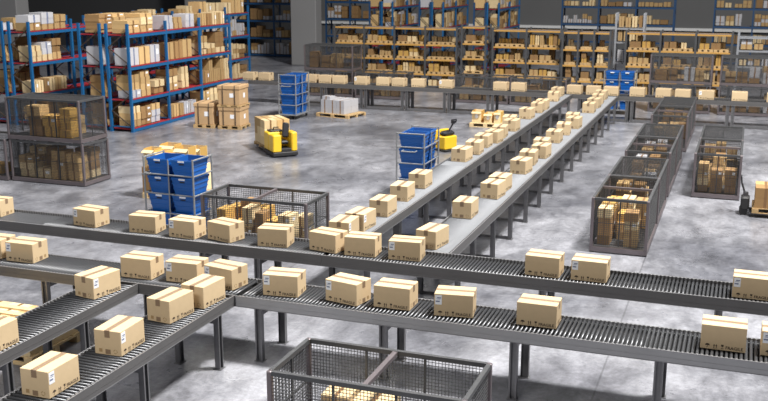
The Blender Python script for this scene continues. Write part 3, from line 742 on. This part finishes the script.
# ------------------------------------------------------------------ trucks
def ride_truck(x, y, rot):
    t = thing('pallet_truck', 'yellow ride-on pallet truck with black seat in the open aisle', 'pallet truck', (x, y, 0), rot)
    # local: forks along +y, operator end at -y
    MB().bbox(-.39, .39, -.46, .46, .03, .15, 'rubber', .02).build('bumper_skirt', t)
    b = MB(); b.bbox(-.38, .38, .02, .44, .15, .66, 'truck', .03); b.build('battery_box', t)
    b = MB(); b.bbox(-.38, -.12, -.44, .02, .15, .64, 'truck', .025); b.build('side_panel', t)
    b = MB(); b.bbox(.20, .38, -.44, .02, .15, .70, 'truck', .03); b.build('side_panel', t)
    b = MB(); b.bbox(-.12, .20, -.42, .02, .15, .24, 'rubber', .01); b.build('floor_mat', t)
    b = MB(); T = Matrix.Translation((.12, -.12, .74)) @ Matrix.Rotation(R(-12), 4, 'X') @ Matrix.Rotation(R(10), 4, 'Y'); b.bbox(-.10, .10, -.05, .05, -.22, .20, 'seat', .03, T); b.build('backrest', t)
    b = MB(); b.bbox(-.11, .14, -.34, .0, .36, .45, 'seat', .03); b.build('seat', t)
    b = MB(); b.bbox(-.30, .10, .04, .40, .66, .71, 'seat', .02); b.tube([(-.20, .1, .70), (-.20, .02, .80), (-.05, .02, .80)], .03, 'seat'); b.build('control_console', t)
    for sx in (-.2, .2):
        b = MB(); b.box(sx-.08, sx+.08, .44, 1.55, .045, .095, 'steel'); b.cyl((sx, 1.35, .04), .04, .1, 'x', 'rubber', 10); b.build('fork', t)
    t.scale = (.84, .84, .88)
    for sx in (-.28, .28):
        b = MB(); b.cyl((sx, -.30, .07), .07, .08, 'x', 'rubber', 14); b.cyl((sx, -.30, .07), .025, .09, 'x', 'bolt', 10); b.build('wheel', t)
    return t
TR = R(45); tx, ty = -10.88, 21.98
ride_truck(tx, ty, TR)
def tl(lx, ly): c, s = math.cos(TR), math.sin(TR); return tx+c*lx-s*ly, ty+s*lx+c*ly
X, Y = tl(.06, .86)
pallet(X, Y, .084, TR, 'pallet carried on the forks of the yellow ride-on truck', None, .70, .92, .09)
for i, lx in enumerate((-.11, .23)):
    for j, ly in enumerate((.61, .92, 1.16)):
        d = (.36, .26, .22)[j]
        for k in range(3):
            X, Y = tl(lx, ly); kd = rnd.choice(['carton_light','carton','carton_light'])
            stock(X, Y, .188+k*.212, .33, d, .21, TR, kd, f"{LOOK[kd]} carton in {nth(k)} layer, {('left','right')[i]} side, {nth(j)} row, ride-on truck load", 'load on the yellow ride-on truck')
# pedestrian truck behind the spur cart
t = thing('pallet_truck', 'yellow walk-behind pallet truck beyond the spur crate cart', 'pallet truck', (-7.12, 24.0, 0), R(62)); t.scale = (.86, .86, .86)
MB().bbox(-.26, .26, -.20, .16, .06, .46, 'truck', .03).build('motor_housing', t)
b = MB(); b.bbox(-.22, .22, -.16, .12, .46, .60, 'seat', .05); b.build('motor_cover', t)
MB().bbox(-.28, .28, .165, .28, .06, .62, 'truck', .02).build('battery_box', t)
MB().bbox(-.28, .28, -.24, .16, .02, .06, 'rubber', .01).build('bumper_skirt', t)
b = MB(); b.bar((0, -.10, .62), (.08, -.20, .86), .05, 'seat', n=8); b.build('tiller', t)
b = MB(); b.tube([(-.01, -.20, .85), (-.02, -.22, .95), (.18, -.22, .95), (.17, -.20, .85)], .04, 'seat'); b.bbox(.03, .13, -.24, -.18, .83, .92, 'seat', .01); b.build('tiller_handle', t)
for sx in (-.17, .17): MB().box(sx-.07, sx+.07, .30, 1.35, .05, .09, 'steel').build('fork', t)
for sx in (-.2, .2): b = MB(); b.cyl((sx, 0, .07), .07, .06, 'x', 'rubber', 12); b.build('wheel', t)
# hand pallet truck at the right edge
t = thing('hand_pallet_truck', 'black hand pallet truck under the cartons at the right edge', 'pallet truck', (.20, 19.55, 0), R(-90))
b = MB(); b.bbox(-.16, .16, -.10, .06, .10, .36, 'rubber', .03); b.cyl((0, -.02, .39), .05, .08, 'z', 'steel', 10); b.build('pump_unit', t)
b = MB(); b.bar((0, -.04, .42), (-.03, -.10, .58), .04, 'rubber', n=8); b.build('tiller', t)
b = MB(); b.tube([(-.03, -.10, .57), (-.12, -.11, .63), (-.12, -.12, .72), (.06, -.12, .72), (.06, -.11, .63), (-.03, -.10, .57)], .03, 'rubber'); b.build('tiller_handle', t)
for sx in (-.16, .16):
    MB().box(sx-.07, sx+.07, .06, 1.0, .05, .085, 'steel').build('fork', t)
    b = MB(); b.cyl((sx*.7, -.04, .08), .08, .05, 'x', 'rubber', 14); b.build('wheel', t)
pallet(.72, 19.62, .087, 0, 'pallet on the hand truck at the right edge', None, .82, .72, .10)
simple_fill(.72, 19.62, .19, 0, 2, 2, 2, .37, .33, .19, 'gold', 'hand truck load', 95, 'load on the hand pallet truck')

# ------------------------------------------------------------------ stock cartons become objects
def seen_size(s):
    x, y, z, w, d, h = s[:6]
    yw, pt = R(20.23), R(13.363)
    f = (-math.sin(yw)*math.cos(pt), math.cos(yw)*math.cos(pt), -math.sin(pt)); r = (math.cos(yw), math.sin(yw), 0)
    dn = (f[1]*r[2]-f[2]*r[1], f[2]*r[0]-f[0]*r[2], f[0]*r[1]-f[1]*r[0])
    p = (x, y, z+h/2-4.6); dep = sum(a*b for a, b in zip(p, f))
    u = 384+979.3*sum(a*b for a, b in zip(p, r))/dep; v = 200.5+979.3*sum(a*b for a, b in zip(p, dn))/dep
    k = 979.3/dep
    if not (-8 < u < 776 and -8 < v < 409): return -1
    return (w+d*.4)*(h+d*.2)*k*k
STOCK.sort(key=seen_size, reverse=True)
for s in STOCK[:300]:
    x, y, z, w, d, h, yaw, kind, label, group = s
    o = put('carton', CM[(kind, int(rnd.random() < .25))], None, (x, y, z), yaw); o.scale = (w, d, h)
    tag(o, label, 'carton', group)
b = MB()
for x, y, z, w, d, h, yaw, kind, label, group in STOCK[300:]:
    T = Matrix.Translation((x, y, z)) @ Matrix.Rotation(yaw, 4, 'Z') @ Matrix.Diagonal((w, d, h, 1))
    t_ = .07
    b.box(-.5, -t_, -.5, .5, 0, 1, kind, T); b.box(t_, .5, -.5, .5, 0, 1, kind, T); b.box(-t_, t_, -.5, .5, 0, 1, 'cartape', T)
print('stock cartons', len(STOCK))
tag(b.build('distant_cartons'), 'mass of distant cartons filling the rear racks and cages', 'cartons', kind='stuff')

# ------------------------------------------------------------------ light, camera
def lamp(name, loc, size, sy, power, target=None, col=(1, .97, .93)):
    d = bpy.data.lights.new(name, 'AREA'); d.shape = 'RECTANGLE'; d.size = size; d.size_y = sy; d.energy = power; d.color = col
    o = bpy.data.objects.new(name, d); C.objects.link(o); o.location = loc
    if target: o.rotation_euler = (Vector(target)-Vector(loc)).to_track_quat('-Z', 'Y').to_euler()
    return o
for i, x in enumerate((-17, -10.5, -4, 2.5)):
    for j, y in enumerate((4, 11.5, 19, 26.5, 34)):
        if j or i < 2: lamp('ceiling_lamp', (x+1.5, y, 8.5), 1.0, 3.0, (100, 130, 130, 120, 60)[j])
lamp('key_lamp', (6.5, 15, 28), 4, 4, 22500, (-5, 16, 0), (1, .97, .92))  # unseen key lamp added overhead for steep light from the right
lamp('front_fill', (-6, 1.5, 7.0), 4, 1.5, 420, (-6, 9.5, .5))  # unseen fill added near the camera to light the nearer box fronts
w = bpy.data.worlds.new('hall'); bpy.context.scene.world = w; w.use_nodes = True
bg = w.node_tree.nodes['Background']; bg.inputs[0].default_value = (.78, .85, 1, 1); bg.inputs[1].default_value = .085

cd = bpy.data.cameras.new('camera'); co = bpy.data.objects.new('camera', cd); C.objects.link(co)
cd.sensor_width = 36; cd.lens = 979.3/768*36; cd.clip_end = 200
yw, pt = R(20.23), R(13.363)
co.location = CAM; co.rotation_euler = (math.pi/2-pt, 0, yw)
cd.dof.use_dof = True; cd.dof.focus_distance = 12.5; cd.dof.aperture_fstop = 2.8
sc = bpy.context.scene; sc.camera = co
sc.view_settings.view_transform = 'Standard'; sc.view_settings.look = 'None'; sc.view_settings.gamma = 1
sc.view_settings.use_curve_mapping = False; sc.view_settings.exposure = 0.0
sc.cycles.use_denoising = True
